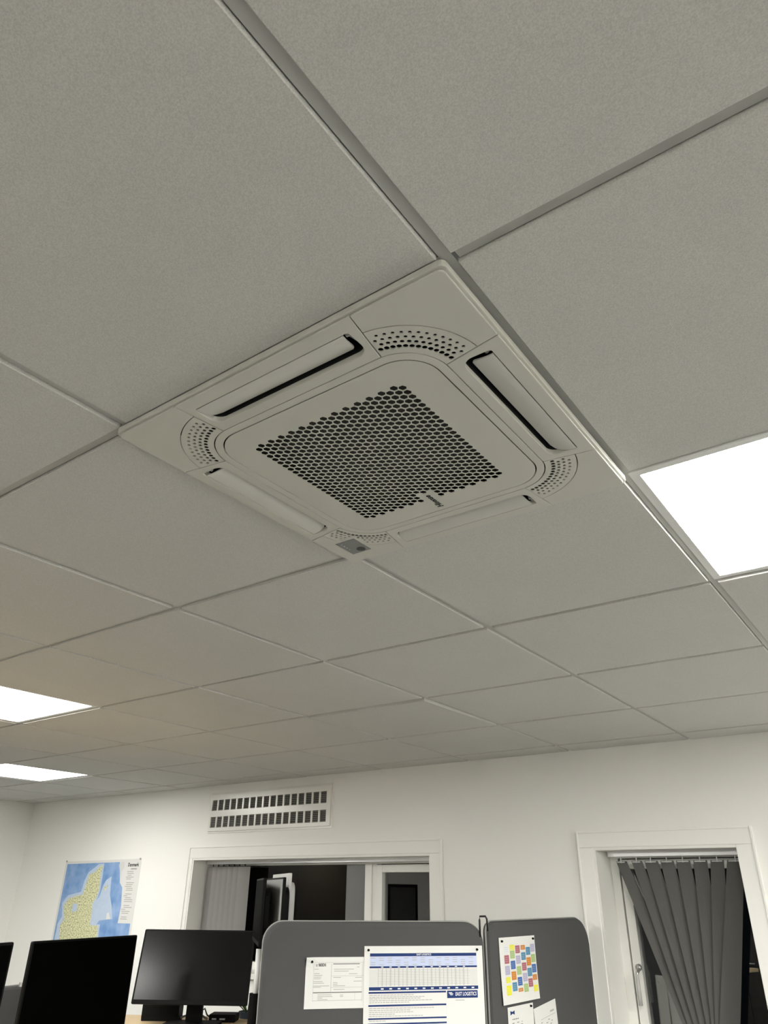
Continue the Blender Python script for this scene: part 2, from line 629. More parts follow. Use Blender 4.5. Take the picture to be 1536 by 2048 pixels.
def side(tr):
    plate('side_panel', [mm([tr(*p) for p in SIDE]), mm([tr(*p) for p in SLOT])], TH, M['ac'], ac, AT, 0.0008)
    # lip around the opening
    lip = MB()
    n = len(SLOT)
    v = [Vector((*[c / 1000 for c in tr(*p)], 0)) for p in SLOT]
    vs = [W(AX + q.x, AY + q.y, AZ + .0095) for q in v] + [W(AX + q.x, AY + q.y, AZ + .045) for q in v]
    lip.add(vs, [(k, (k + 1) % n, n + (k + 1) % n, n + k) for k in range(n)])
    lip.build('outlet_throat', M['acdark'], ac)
    rim_ = MB().add([W(AX + q.x, AY + q.y, AZ + .002) for q in v] + [W(AX + q.x * .9985, AY + q.y * .9985, AZ + .0095) for q in v], [(k, (k + 1) % n, n + (k + 1) % n, n + k) for k in range(n)])
    rim_.build('outlet_lip', M['ac'], ac)
    # flap: a thin curved blade hinged at the outer edge
    xa, xb = -145.5, 137.5
    rows, cols = 10, 14
    top, bot = [], []
    for r in range(rows + 1):
        s = r / rows
        y = 281.0 - 37.5 * s
        z = AZ + 0.0002 + 0.0105 * s ** 2.0
        d = 0.0 if s < .55 else 17 * (1 - math.sqrt(max(0, 1 - ((s - .55) / .45) ** 2)))
        for c in range(cols + 1):
            x = xa + d + (xb - 6 * s - .35 * d - xa - d) * c / cols
            q = tr(x, y)
            bot.append(W(AX + q[0] / 1000, AY + q[1] / 1000, z))
            top.append(W(AX + q[0] / 1000, AY + q[1] / 1000, z + 0.0025))
    N = len(bot)
    f = []
    for r in range(rows):
        for c in range(cols):
            a = r * (cols + 1) + c
            f.append((a, a + 1, a + cols + 2, a + cols + 1))
            f.append((N + a, N + a + cols + 1, N + a + cols + 2, N + a + 1))
    rim = list(range(cols + 1)) + [r * (cols + 1) + cols for r in range(1, rows + 1)] + \
        [rows * (cols + 1) + c for c in range(cols - 1, -1, -1)] + [r * (cols + 1) for r in range(rows - 1, 0, -1)]
    for k in range(len(rim)):
        a, b = rim[k], rim[(k + 1) % len(rim)]
        f.append((a, b, N + b, N + a))
    fl = obj('louver_flap', bot + top, f, M['acflap'], ac)
    # bracket and shaft at the short end of the flap
    def P(x, y, z):
        q = tr(x, y)
        return W(AX + q[0] / 1000, AY + q[1] / 1000, AZ + z)
    MB().tube([P(136, 272, .010), P(147, 272, .010)], 0.0035, 8).tube([P(139.5, 279, .008), P(139.5, 246, .016)], 0.0022, 6).build('flap_hinge', M['silver'], fl)


sides(side)
# four corners: smooth cover plus a speaker-like perforated insert
cc = 146.0


def corner(sx, sy):
    def arc(r, a0, a1, n):
        return [(cc + r * cos(radians(a0 + (a1 - a0) * k / n)), cc + r * sin(radians(a0 + (a1 - a0) * k / n))) for k in range(n + 1)]
    # seam line of the cover's straight edge: from (168,304) to (154.6,218.6)
    line = lambda y: 155.0 + (y - 218.6) * (168.0 - 154.9) / (304 - 218.6)

    def arc_line(r):                      # angle where the arc of radius r meets the seam
        a = 89.9
        while a > 45:
            x, y = cc + r * cos(radians(a)), cc + r * sin(radians(a))
            if x >= line(y):
                return a
            a -= 0.1
        return a
    ao, ai = arc_line(126.6), arc_line(73.3)
    a2 = arc_line(125.3)
    outer = [(line(304), 304)] + [(295 + 9 * cos(radians(a)), 295 + 9 * sin(radians(a))) for a in (90, 67, 45, 23, 0)] + [(304, line(304))] + \
        arc(126.6, 90 - ao, ao, 26)
    ins = arc(125.3, 90 - a2, a2, 26) + arc(73.3, ai, 90 - ai, 20)
    holes = []
    for r, n, a0, a1, hr in ((86.5, 13, 11, 79, 4.0), (95.5, 12, 14, 76, 3.3), (104.5, 13, 11, 79, 2.9), (113.5, 12, 14, 76, 2.6)):
        for k in range(n):
            a = radians(a0 + (a1 - a0) * k / (n - 1))
            x, y = cc + r * cos(a), cc + r * sin(a)
            # the control display covers part of one insert
            if sx < 0 and sy > 0 and 219 < x < 286 and 202 < y < 278:
                continue
            holes.append([(x + hr * cos(2 * pi * q / 10), y + hr * sin(2 * pi * q / 10)) for q in range(10)])
    fx = lambda L: [(sx * x / 1000, sy * y / 1000) for x, y in L]
    plate('corner_cover', [fx(outer)], TH, M['ac'], ac, AT, 0.0008)
    plate('perforated_insert', [fx(ins)] + [fx(h) for h in holes], .002, M['ac'], ac, lambda p: W(AX + p.x, AY + p.y, AZ + .0012 + p.z), 0.0)


for sx in (-1, 1):
    for sy in (-1, 1):
        corner(sx, sy)
# ring and honeycomb intake grille
plate('inner_ring', [mm(rrect(217.6, 217.6, 71.6, 14)), mm(rrect(204.3, 204.3, 58, 14))], TH, M['ac'], ac, AT, 0.0008)
HS = 12.7
cells = []
cellset = {}
for k in range(-13, 14):
    x = -3.5 + 11.0 * k
    odd = k % 2
    for q in range(-12, 13):
        y = q * HS + (HS / 2 if odd else 0)
        if abs(y) > 153:
            continue
        if k in (-1, 0, 1) and y > 132:   # blank patch for the logo
            continue
        cells.append((x, y))
RC = HS / math.sqrt(3)                    # cell circumradius
RH = (HS - 1.6) / math.sqrt(3)
vid, vv, edges = {}, [], {}


def vkey(x, y):
    k = (round(x * 20), round(y * 20))
    for dx in (-1, 0, 1):
        for dy in (-1, 0, 1):
            if (k[0] + dx, k[1] + dy) in vid:
                return vid[(k[0] + dx, k[1] + dy)]
    vid[k] = len(vv)
    vv.append((x, y))
    return vid[k]


gm = MB()
zb, zt = AZ, AZ + 0.0016
for x, y in cells:
    oc = [vkey(x + RC * cos(pi / 3 * t), y + RC * sin(pi / 3 * t)) for t in range(6)]
    for t in range(6):
        e = (oc[t], oc[(t + 1) % 6])
        edges[e] = True
    O = [W(AX + vv[t][0] / 1000, AY + vv[t][1] / 1000, zb) for t in oc]
    I = [W(AX + (x + RH * cos(pi / 3 * t)) / 1000, AY + (y + RH * sin(pi / 3 * t)) / 1000, zb) for t in range(6)]
    J = [p + Vector((0, 0, zt - zb)) for p in I]
    gm.add(O + I + J, [(t, 6 + t, 6 + (t + 1) % 6, (t + 1) % 6) for t in range(6)] + [(6 + t, 12 + t, 12 + (t + 1) % 6, 6 + (t + 1) % 6) for t in range(6)])
bound = {a: b for (a, b) in edges if (b, a) not in edges}
start = next(iter(bound))
loop = [start]
while bound[loop[-1]] != start:
    loop.append(bound[loop[-1]])
hexline = [vv[t] for t in loop]
bme = plate_mesh([mm(rrect(202.5, 202.5, 57, 14)), mm(hexline)], 0.0016, 0.0)
gm.add([W(AX + v.co.x, AY + v.co.y, AZ + .0008 + v.co.z) for v in bme.vertices], [tuple(p.vertices) for p in bme.polygons])
grl = gm.build('intake_grille', M['ac'], ac, recalc=False)
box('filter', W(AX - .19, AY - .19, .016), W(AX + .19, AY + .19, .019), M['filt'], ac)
# brand lettering along the grille
text('brand_lettering', 'Hisense', 0.0158, M['ink'], grl,
     lambda p: W(AX - 0.0045 - p.y, AY + 0.192 - p.x, AZ - 0.0003 - p.z), 'LEFT', 0.0003, 0.0002, 0.18, 1.02)
# control display
dp = box('control_display', W(AX - .2745, AY + .208, AZ - .0008), W(AX - .2265, AY + .268, AZ + .004), M['disp'], ac, .0006)
dm = MB()
dm.tube([W(AX - .243, AY + .2545, AZ - .0012), W(AX - .243, AY + .2545, AZ + .002)], 0.0095, 20)
dm.build('sensor_lens', M['lens'], dp)
dk = MB()
for q in range(4):
    dk.box(W(AX - .266, AY + .215 + q * .009, AZ - .0011), W(AX - .2635, AY + .2185 + q * .009, AZ))
tag(dk.build('display_marks', M['dispmark'], dp), kind='stuff')
# dark body above the ceiling
hb = MB()
h0, h1 = W(AX - .296, AY - .296, -.003), W(AX + .296, AY + .296, .24)
hb.box(h0, h1)
hb.f.pop(0)
hb.m.pop(0)
hb.build('body', M['acdark'], ac)

# ------------------------------------------------------------------ windows
YF = 3.365                                # face of the window frames


def window(n, win, name_label, panes):
    x0, x1, zt, zs = win
    t = thing('window_%d' % n, W((x0 + x1) / 2, Y1, zs), name_label, None, None, 'structure')
    cw = 0.068
    cl = 0.034 if n == 1 else 0.07
    z0 = zs
    # casing boards proud of the wall
    box('casing', W(x0 - cl, Y1 - .016, zt), W(x1 + cw + .008, Y1, zt + cw), M['trim'], t, .003)
    box('casing', W(x0 - cl, Y1 - .0155, z0), W(x0, Y1, zt), M['trim'], t, .003)
    box('casing', W(x1, Y1 - .0155, z0), W(x1 + cw + .008, Y1, zt), M['trim'], t, .003)
    for s in (0, 1):                      # backband on the outer edge
        xx = x0 - cl - .001 if s == 0 else x1 + cw + .006
        box('casing_edge', W(xx - .005, Y1 - .021, z0), W(xx + .005, Y1, zt + cw + .003), M['trim'], t, .002)
    box('casing_edge', W(x0 - cl, Y1 - .021, zt + cw - .004), W(x1 + cw, Y1, zt + cw + .006), M['trim'], t, .002)
    # reveal lining
    xr = x1 if n == 1 else x1 + .06       # the narrow window's right jamb lies behind its casing
    rv = MB().box(W(x0, Y1 - .012, zs), W(x0 + .012, YF + .06, zt)).box(W(xr - .012, Y1, zs), W(xr, YF + .06, zt))
    rv.box(W(x0 + .012, Y1 - .012, zt - .012), W(x1, Y1, zt)).box(W(x0 + .012, Y1, zt - .012), W(xr - .012, YF + .06, zt)).build('reveal', M['reveal'], t)
    x1 = xr
    box('sill', W(x0, Y1 - .03, zs), W(x1, YF + .06, zs + .03), M['trim'], t, .004)
    # outer frame
    fr = MB().box(W(x0 + .012, YF, zs + .03), W(x0 + .05, YF + .06, zt - .012)).box(W(x1 - .05, YF, zs + .03), W(x1 - .012, YF + .06, zt - .012))
    fr.box(W(x0 + .05, YF, zt - .042), W(x1 - .05, YF + .06, zt - .012)).box(W(x0 + .05, YF, zs + .03), W(x1 - .05, YF + .06, zs + .07))
    fr.build('window_frame', M['trim'], t)
    for a, b, sash in panes:
        g = 0.0
        if sash:
            s = thing_part('sash', t, W((a + b) / 2, YF, zs + .07))
            w_ = 0.042
            for lo, hi in ((W(a, YF + .004, zs + .075), W(a + w_, YF + .05, zt - .046)), (W(b - w_, YF + .004, zs + .075), W(b, YF + .05, zt - .046)),
                           (W(a + w_, YF + .004, zt - .046 - w_), W(b - w_, YF + .05, zt - .046)), (W(a + w_, YF + .004, zs + .075), W(b - w_, YF + .05, zs + .075 + w_))):
                box('rail', lo, hi, M['trim'], s, .003)
            g = w_
            par = t
        box('pane', W(a + g - .004, YF + .035, zs + .07 + g), W(b - g + .004, YF + .041, zt - .042 - g), M['glass'], t)
    return t


def thing_part(name, parent, loc):
    o = bpy.data.objects.new(name, None)
    o.empty_display_size = .03
    return link(o, parent, loc)


w1 = window(1, WIN1, 'wide window with white casing behind the grey desk screen', [(WIN1[0] + .05, -2.662, False), (-2.578, WIN1[1] - .05, True)])
box('mullion', W(-2.662, YF, WIN1[3] + .07), W(-2.612, YF + .06, WIN1[2] - .042), M['trim'], w1, .003)
box('mullion', W(-2.612, YF + .012, WIN1[3] + .07), W(-2.580, YF + .06, WIN1[2] - .042), M['trim'], w1, .002)
w2 = window(2, WIN2, 'narrow window with white casing and grey vertical blind at right', [(WIN2[0] + .056, WIN2[1] + .004, True)])
# handle on the sash of the narrow window
hd = thing_part('handle', w2, W(-1.052, YF, -.97))
MB().tube([W(-1.052, YF + .004, -.955), W(-1.052, YF - .006, -.955)], .014, 14).tube([W(-1.052, YF - .004, -.965), W(-1.052, YF - .030, -.972), W(-1.052, YF - .036, -.985)], .007, 8).build('spindle', M['steel'], hd, True)
MB().tube([W(-1.052, YF - .036, -.978), W(-1.053, YF - .036, -1.10)], [.008, .0095], 10).build('lever', M['silver'], hd, True)


# ------------------------------------------------------------------ vertical blinds
def slat(parent, m, tl, tr_, bl, br, ztop, zbot, y0, y1, curve=0.004, turn=None):
    """a hanging fabric strip; left edge at depth y0, right edge at y1"""
    rows, cols = 12, 6
    vs = []
    for side_ in (0, .0009):
        for r in range(rows + 1):
            s = r / rows
            a, b = tl + (bl - tl) * s, tr_ + (br - tr_) * s
            for c in range(cols + 1):
                u = c / cols
                k_ = 1 if turn is None else turn + (1 - turn) * min(1, s * 1.6)
                ym = (y0 + y1) / 2
                vs.append(W(a + (b - a) * u, ym + (y1 - y0) * (u - .5) * k_ - curve * 4 * u * (1 - u) + side_, ztop + (zbot - ztop) * s))
    n = (rows + 1) * (cols + 1)
    f = []
    for r in range(rows):
        for c in range(cols):
            a = r * (cols + 1) + c
            f.append((a, a + 1, a + cols + 2, a + cols + 1))
            f.append((n + a, n + a + cols + 1, n + a + cols + 2, n + a + 1))
    for r in range(rows):
        for c in (0, cols):
            a = r * (cols + 1) + c
            f.append((a, a + cols + 1, n + a + cols + 1, n + a))
    for c in range(cols):
        for r in (0, rows):
            a = r * (cols + 1) + c
            f.append((a, a + 1, n + a + 1, n + a))
    return obj('slat', vs, f, m, parent, smooth=False)


b2 = thing('vertical_blind', W(-.81, 3.31, -.48), 'dark grey vertical blind with slats drawn together in a fan in the narrow window', 'blind', 'vertical blinds')
box('head_rail', W(-1.108, 3.285, -.494), W(-.489, 3.322, -.4675), M['rail'], b2, .002)
TL = [-1.076, -1.000, -.938, -.862, -.789, -.711, -.635, -.563]
TR = [-1.026, -.951, -.876, -.802, -.727, -.651, -.578, -.492]
BL = [-.868, -.846, -.820, -.795, -.768, -.747, -.733, -.716]
for k in range(8):
    zb_ = -1.145
    ex = (-1.30 + .508) / (zb_ + .508)   # continue the lines down to the tie-back
    bl = TL[k] + (BL[k] - TL[k]) * ex
    br = TR[k] + (BL[k] + .074 - TR[k]) * ex
    slat(b2, M['blind'], TL[k], TR[k], bl, br, -.512, -1.30, 3.290, 3.330, .0025, .12)
    xm = (TL[k] + TR[k]) / 2
    MB().tube([W(xm, 3.306, -.492), W(xm, 3.306, -.520)], .003, 6).box(W(TL[k] + .006, 3.300, -.519), W(TR[k] - .006, 3.314, -.514)).build('hanger', M['silver'], b2)
MB().tube([W(-.73, 3.28, -1.29), W(-.62, 3.28, -1.29), W(-.60, 3.33, -1.29), W(-.74, 3.34, -1.29), W(-.76, 3.30, -1.29), W(-.73, 3.28, -1.29)], .004, 6).build('tie_cord', M['silver'], b2)

b1 = thing('vertical_blind', W(-3.05, 3.31, -.48), 'pale grey vertical blind stacked at the left side of the wide window', 'blind', 'vertical blinds')
box('head_rail', W(-3.990, 3.285, -.500), W(-2.090, 3.322, -.4745), M['rail'], b1, .002)
for k in range(7):
    x = -3.985 + .052 * k
    slat(b1, M['blindpale'], x, x + .085, x, x + .085, -.515, -1.46, 3.292 - .001 * k, 3.318 - .001 * k, .006)
    MB().tube([W(x + .042, 3.305, -.498), W(x + .042, 3.305, -.518)], .003, 6).build('hanger', M['black'], b1)

# ------------------------------------------------------------------ wall grille
ag = thing('air_grille', W(-3.345, Y1, -.18), 'white wall air grille with two rows of dark slots high on the wall', 'vent')
gx0, gx1, gz0, gz1 = -3.895, -2.800, -.300, -.060
sx0, sx1 = -3.878, -2.832
rowsz = ((-.166, -.098), (-.275, -.207))
plate('face_plate', [rect(gx0, gz0, gx1, gz1)] + [rect(sx0, a, sx1, b) for a, b in rowsz], .012, M['grille'], ag,
      lambda p: W(p.x, Y1 - .010 + p.z, p.y), .0015)
MB().box(W(gx0 - .012, Y1 - .006, gz0 - .012), W(gx1 + .012, Y1, gz1 + .012)).build('flange', M['grille'], ag)
NS = 17
for a, b in rowsz:
    box('shade_backing', W(sx0 - .004, Y1 - .0065, a - .003), W(sx1 + .004, Y1 - .0055, b + .003), M['slotshade'], ag)  # dark sheet on the wall, standing in for the shaded depth of the slots
    pitch_ = (sx1 - sx0 + .012) / NS
    for k in range(1, NS):
        x = sx0 - .012 + k * pitch_ + .006
        box('vertical_bar', W(x - .0065, Y1 - .0155, a), W(x + .0065, Y1 - .0085, b), M['grille'], ag)
    for k in range(6):
        z = a + (b - a) * (k + .5) / 6
        MB().add([W(sx0, Y1 - .0085, z - .0022), W(sx1, Y1 - .0085, z - .0022), W(sx1, Y1 - .0066, z + .0030), W(sx0, Y1 - .0066, z + .0030),
                  W(sx0, Y1 - .0078, z - .0030), W(sx1, Y1 - .0078, z - .0030), W(sx1, Y1 - .0066, z + .0020), W(sx0, Y1 - .0066, z + .0020)], BF).build('louver', M['louver'], ag)

# ------------------------------------------------------------------ map poster on the back wall
mp = thing('map_poster', W(-5.07, Y1, -1.10), 'paper map poster of a green peninsula in blue sea pinned beside the corner', 'poster')
PT = lambda d: (lambda p: W(p.x, Y1 - d + p.z * .5, p.y))
plate('sheet', [[(-5.545, -1.74), (-4.590, -1.74), (-4.590, -.458), (-5.545, -.468)]], .0008, M['paper'], mp, PT(.0008))
plate('sea', [[(-5.525, -1.72), (-4.612, -1.72), (-4.612, -.874), (-4.757, -.876), (-4.748, -.769), (-4.769, -.648), (-4.806, -.617), (-4.845, -.478), (-5.520, -.486)]], .0002, M['sea'], mp, PT(.0015))
plate('shallow_water', [[(-4.918, -.575), (-4.902, -.695), (-4.858, -.77), (-4.827, -.852), (-4.909, -.858), (-4.978, -.864), (-5.02, -.90), (-5.00, -1.0), (-5.2, -.9), (-5.16, -.60), (-5.091, -.763), (-5.027, -.712), (-5.001, -.633), (-4.975, -.598)]], .0002, M['shallow'], mp, PT(.0018))
plate('coast', [[(-5.035, -.485), (-5.03, -.56), (-5.03, -.67), (-5.06, -.75), (-5.07, -.89), (-4.96, -.89), (-4.95, -1.68), (-5.50, -1.68), (-5.50, -.90), (-5.46, -.85), (-5.49, -.76), (-5.43, -.705), (-5.27, -.68), (-5.25, -.60), (-5.215, -.545), (-5.10, -.49)]], .0002, M['shallow'], mp, PT(.0021))
plate('land', [[(-5.044, -.496), (-5.057, -.546), (-5.052, -.61), (-5.046, -.673), (-5.067, -.724), (-5.099, -.759), (-5.086, -.821), (-5.083, -.897), (-4.985, -.898), (-4.973, -.968), (-5.02, -1.2), (-4.99, -1.6), (-5.42, -1.62), (-5.44, -.992), (-5.463, -.912), (-5.425, -.867), (-5.462, -.777), (-5.414, -.728), (-5.334, -.711), (-5.239, -.698), (-5.23, -.658), (-5.211, -.602), (-5.202, -.562), (-5.126, -.542), (-5.091, -.51)],
                [(-5.350, -.765), (-5.342, -.818), (-5.275, -.809), (-5.290, -.757)]], .0002, M['land'], mp, PT(.0024))
plate('island', [[(-4.943, -.633), (-4.952, -.649), (-4.974, -.672), (-4.987, -.665), (-4.976, -.641)]], .0002, M['land'], mp, PT(.0024))
plate('island', [[(-4.882, -.809), (-4.850, -.853), (-4.900, -.854), (-4.901, -.817)]], .0002, M['paper'], mp, PT(.0024))
plate('norway_coast', [[(-4.848, -.496), (-4.82, -.476), (-4.79, -.477), (-4.778, -.512), (-4.805, -.545), (-4.803, -.594), (-4.826, -.540)]], .0002, M['plgrey'], mp, PT(.0018))
lg = MB()
random.seed(3)
for r in range(26):
    z = -.545 - .0122 * r
    xa = -4.745 + random.uniform(0, .03)
    if r % 6 == 5:
        continue
    lg.box(W(xa, Y1 - .0018, z), W(xa + random.uniform(.04, .10), Y1 - .0014, z + .0045))
tag(lg.build('legend_lines', M['pgrey'], mp), kind='stuff')
text('title', 'Danmark', .034, M['pblack'], mp, lambda p: W(-4.742 + p.x, Y1 - .002 - p.z, -.498 + p.y), 'LEFT', .0006)
MB().box(W(-4.70, Y1 - .0018, -.530), W(-4.632, Y1 - .0014, -.520)).build('subtitle', M['pgrey'], mp)
for x, z in ((-5.532, -.466), (-4.604, -.459)):
    MB().tube([W(x, Y1 - .002, z), W(x, Y1 - .008, z)], .007, 10).build('pin', M['steel'], mp)


# ------------------------------------------------------------------ desk screens (felt panels)
def felt_panel(name, a, b, ztop, zbot, label, rr):
    """felt screen whose visible face runs from a to b (xy)"""
    A, B = Vector((*a, 0)), Vector((*b, 0))
    d = (B - A).normalized()
    n = Vector((d.y, -d.x, 0))            # towards the viewer
    L = (B - A).length
    th = .036
    t = thing(name, W(*((A + B) / 2).xy, zbot), label, 'desk screen', 'grey felt desk screens')
    T = lambda p: (lambda q: W(q.x, q.y, p.y))(A + d * p.x - n * (th / 2 - p.z))
    out = rrect(L / 2, (ztop - zbot) / 2, [rr[1], rr[0], .01, .01], 12, L / 2, (ztop + zbot) / 2)
    plate('felt_core', [out], th, M['felt'], t, T, .015)
    # piping seam round the edge
    pts = [A + d * x - n * (th / 2) + Vector((0, 0, y + ZC)) for x, y in out]
    MB().tube(pts + [pts[0]], .0035, 6).build('edge_piping', M['felttrim'], t, True)
    return t, A, d, n, T


P1a, P1b = Vector((-1.689, 1.601, 0)), Vector((-1.236, 2.137, 0))
d1 = (P1b - P1a).normalized()
s1a, s1b = P1a - d1 * .052, P1a + d1 * .755
SC1, A1, D1, N1, T1 = felt_panel('desk_screen', s1a.xy, s1b.xy, -.751, -1.40, 'wide grey felt desk screen with a large navy table sheet pinned on it', (.065, .075))
P2a, P2b = Vector((-1.225, 2.25, 0)), Vector((-1.197, 3.081, 0))
d2 = (P2b - P2a).normalized()
s2a, s2b = P2a + d2 * .012, P2a + d2 * .915
SC2, A2, D2, N2, T2 = felt_panel('desk_screen', s2a.xy, s2b.xy, -.752, -1.40, 'grey felt desk screen at right with a coloured calendar pinned on it', (.04, .12))
sk, _, _, _, _ = felt_panel('desk_screen', (-3.545, 1.20), (-3.66, 2.50), -1.079, -1.62, 'low grey desk screen behind the black monitors at left', (.01, .05))
MB().tube([W(-3.54, 1.80, -1.078), W(-3.54, 1.80, -1.060)], .012, 10).build('clip_knob', M['steel'], sk)
# legs that carry the screens down to the floor
for scr, A_, d_, n_, L_ in ((SC1, A1, D1, N1, .807), (SC2, A2, D2, N2, .927), (sk, Vector((-3.545, 1.20, 0)), Vector((-.088, .996, 0)), Vector((.996, .088, 0)), 1.3)):
    for f_ in (.12, .88):
        c_ = A_ + d_ * (L_ * f_) - n_ * .017
        zt_ = (-1.38 if scr is not sk else -1.60)
        m_ = MB().tube([W(c_.x, c_.y, zt_), W(c_.x, c_.y, -ZC + .01)], .014, 10)
        m_.tube([W(c_.x, c_.y, -ZC + .012), W(c_.x, c_.y, -ZC)], [.03, .13], 16)
        m_.build('foot', M['leg'], scr)
# wire hook joining the two screens
q0 = W(-1.213, 2.168, -.80)
hk = [q0, W(-1.213, 2.168, -.745), W(-1.212, 2.169, -.733), W(-1.194, 2.180, -.7325), W(-1.190, 2.183, -.742), W(-1.190, 2.185, -.78)]
tag(MB().tube(hk, .0036, 8).build('wire_hook', M['wire'], None, True), 'black bent wire hook joining the two grey desk screens', 'hook')


# ------------------------------------------------------------------ pinned paper
def sheet(name, A, d, n, u0, z0, u1, z1, label, tilt=0.0, sag=0.0, corner_curl=0.0, off=.0022):
    """paper on a screen; returns the thing and a function (s, t, lift) -> world, s right, t down, in metres"""
    w_, h_ = u1 - u0, z0 - z1
    c_, s_ = cos(tilt), sin(tilt)

    def P(x, y, lift=0.0):
        xx, yy = x - w_ / 2, -(y - h_ / 2)
        rx, ry = c_ * xx - s_ * yy, s_ * xx + c_ * yy
        fx, fy = x / w_, y / h_
        bend = sag * (fy ** 2) + corner_curl * max(0, 1 - (x + y) / .05) ** 2
        q = A + d * (u0 + w_ / 2 + rx) + n * (off + bend + lift)
        return W(q.x, q.y, z0 - h_ / 2 + ry)
    t = thing(name, P(w_ / 2, h_), label, 'paper sheet', 'papers pinned to the desk screens')
    nx, ny = 10, 10
    vs, f = [], []
    for lay in (0, -.0004):
        for j in range(ny + 1):
            for i in range(nx + 1):
                vs.append(P(w_ * i / nx, h_ * j / ny, lay))
    n_ = (nx + 1) * (ny + 1)
    for j in range(ny):
        for i in range(nx):
            a = j * (nx + 1) + i
            f.append((a, a + 1, a + nx + 2, a + nx + 1))
            f.append((n_ + a, n_ + a + nx + 1, n_ + a + nx + 2, n_ + a + 1))
    for j in range(ny):
        for i in (0, nx):
            a = j * (nx + 1) + i
            f.append((a, a + nx + 1, n_ + a + nx + 1, n_ + a))
    for i in range(nx):
        for j in (0, ny):
            a = j * (nx + 1) + i
            f.append((a, a + 1, n_ + a + 1, n_ + a))
    obj('sheet', vs, f, M['paper'], t)
    return t, P, w_, h_


def ink(P, m, rects, name, t, lift=.0004, each=False):
    if each:
        return [ink(P, m, [r], name, t, lift) for r in rects]
    """flat printed rectangles (x, y, w, h) following the paper"""
    mb = MB()
    for r in rects:
        x, y, w_, h_ = r[:4]
        seg = max(1, int(max(w_, h_) / .03))
        for q in range(seg):
            if w_ >= h_:
                a, b, c, e = x + w_ * q / seg, x + w_ * (q + 1) / seg, y, y + h_
            else:
                a, b, c, e = x, x + w_, y + h_ * q / seg, y + h_ * (q + 1) / seg
            mb.add([P(a, c, lift), P(b, c, lift), P(b, e, lift), P(a, e, lift)], [(0, 1, 2, 3)])
    o = mb.build(name, m, t, recalc=False)
    if len(rects) > 1:                    # print too fine to pick apart
        o['kind'] = 'stuff'
    return o


def pin(P, x, y, t):
    c_ = P(x, y, .0002)
    e_ = P(x, y, .007)
    MB().tube([c_, e_], [.0042, .0036], 10).build('pin', M['black'], t)


def words(x0, y, n, h, seed, gap=.004, w0=.006, w1=.016):
    rnd = random.Random(seed)
    out, x = [], x0
    for k in range(n):
        ww = rnd.uniform(w0, w1)
        out.append((x, y, ww, h))
        x += ww + gap
    return out


# large table sheet
T, P, w_, h_ = sheet('table_sheet', P1a, d1, N1, .303, -.826, .743, -1.137, 'large white sheet with navy printed tables and EAST LOGISTICS banner', off=.0042)
X_ = lambda px: (px - 728) / 235 * w_     # sheet coordinates read across the sheet
Y_ = lambda q: q / 155 * .2735
sx_ = lambda z: (z - 530) / (1432 - 530) * w_          # from an enlarged view of the sheet
sy_ = lambda z: (z - 285) / (876 - 285) * .2735
R_ = lambda x0, y0, x1, y1: (sx_(x0), sy_(y0), sx_(x1) - sx_(x0), sy_(y1) - sy_(y0))
navy = [R_(572, 333, 1383, 353), R_(570, 417, 1385, 429), R_(568, 549, 1388, 571), R_(566, 579, 1140, 590), R_(566, 660, 1140, 671), R_(566, 741, 1140, 751), R_(566, 773, 1140, 783), R_(1148, 579, 1382, 627)]
ink(P, M['navy'], navy, 'navy_bar', T, .0005, True)
ink(P, M['pblue'], [R_(572, 353, 1385, 417)], 'pale_blue_band', T)
ink(P, M['pgrey'], [R_(578 + 62 * k, 362 + 14 * q, 612 + 62 * k, 366 + 14 * q) for k in range(13) for q in (0, 1, 2, 3) if (k * 3 + q) % 4 != 1], 'band_text', T, .0006)
ink(P, M['plgrey'], [R_(570, 435, 628, 545), R_(1332, 435, 1386, 545)] + [R_(655 + 61.5 * k, 433, 672 + 61.5 * k, 545) for k in range(11)], 'grey_column', T, .0004, True)
ink(P, M['pgrey'], [R_(632 + 61.5 / 2 * k, 433, 635 + 61.5 / 2 * k, 545) for k in range(23)] + [R_(632, 440 + 10.4 * k, 1330, 442.4 + 10.4 * k) for k in range(10)], 'table_lines', T, .0006)
ink(P, M['pwhite'], [R_(655 + 62 * k, 420, 672 + 62 * k, 425) for k in range(11)] + [R_(655 + 62 * k, 557, 675 + 62 * k, 565) for k in range(12)], 'bar_text', T, .0008)
tl = []
for k, (y, x1) in enumerate(((598, 900), (610, 1000), (620, 950), (632, 1040), (644, 900), (680, 1040), (692, 880), (704, 950), (716, 780), (728, 1000), (757, 700), (789, 660))):
    tl += words(sx_(572), sy_(y), int((x1 - 572) / 24), .0022, k, .002, .006, .014)
ink(P, M['pgrey'], tl + [R_(1210, 638, 1280, 643)], 'text_lines', T)
ink(P, M['plgrey'], [R_(566, 590, 568, 655), R_(1138, 590, 1140, 655), R_(566, 671, 568, 735), R_(1138, 671, 1140, 735)], 'box_lines', T)
c_ = R_(1165, 588, 1195, 612)
txt = lambda fx, fy, lift: (lambda p: P(fx + p.x, fy - p.y, lift + p.z))
text('banner_text', 'EAST LOGISTICS', .0155, M['pwhite'], T, txt(sx_(1210), sy_(602), .0010), 'LEFT', .0002, .0001, .15, .70)
text('title_text', 'EAST LOGISTICS', .0075, M['pwhite'], T, txt(sx_(977), sy_(343), .0010), 'CENTER', .0001, .0001)
ink(P, M['pwhite'], [R_(1160, 590, 1186, 595), R_(1166, 598, 1194, 602), R_(1172, 605, 1190, 608)], 'banner_emblem', T, .0010)
pin(P, sx_(560), sy_(311), T)
pin(P, sx_(1390), sy_(311), T)

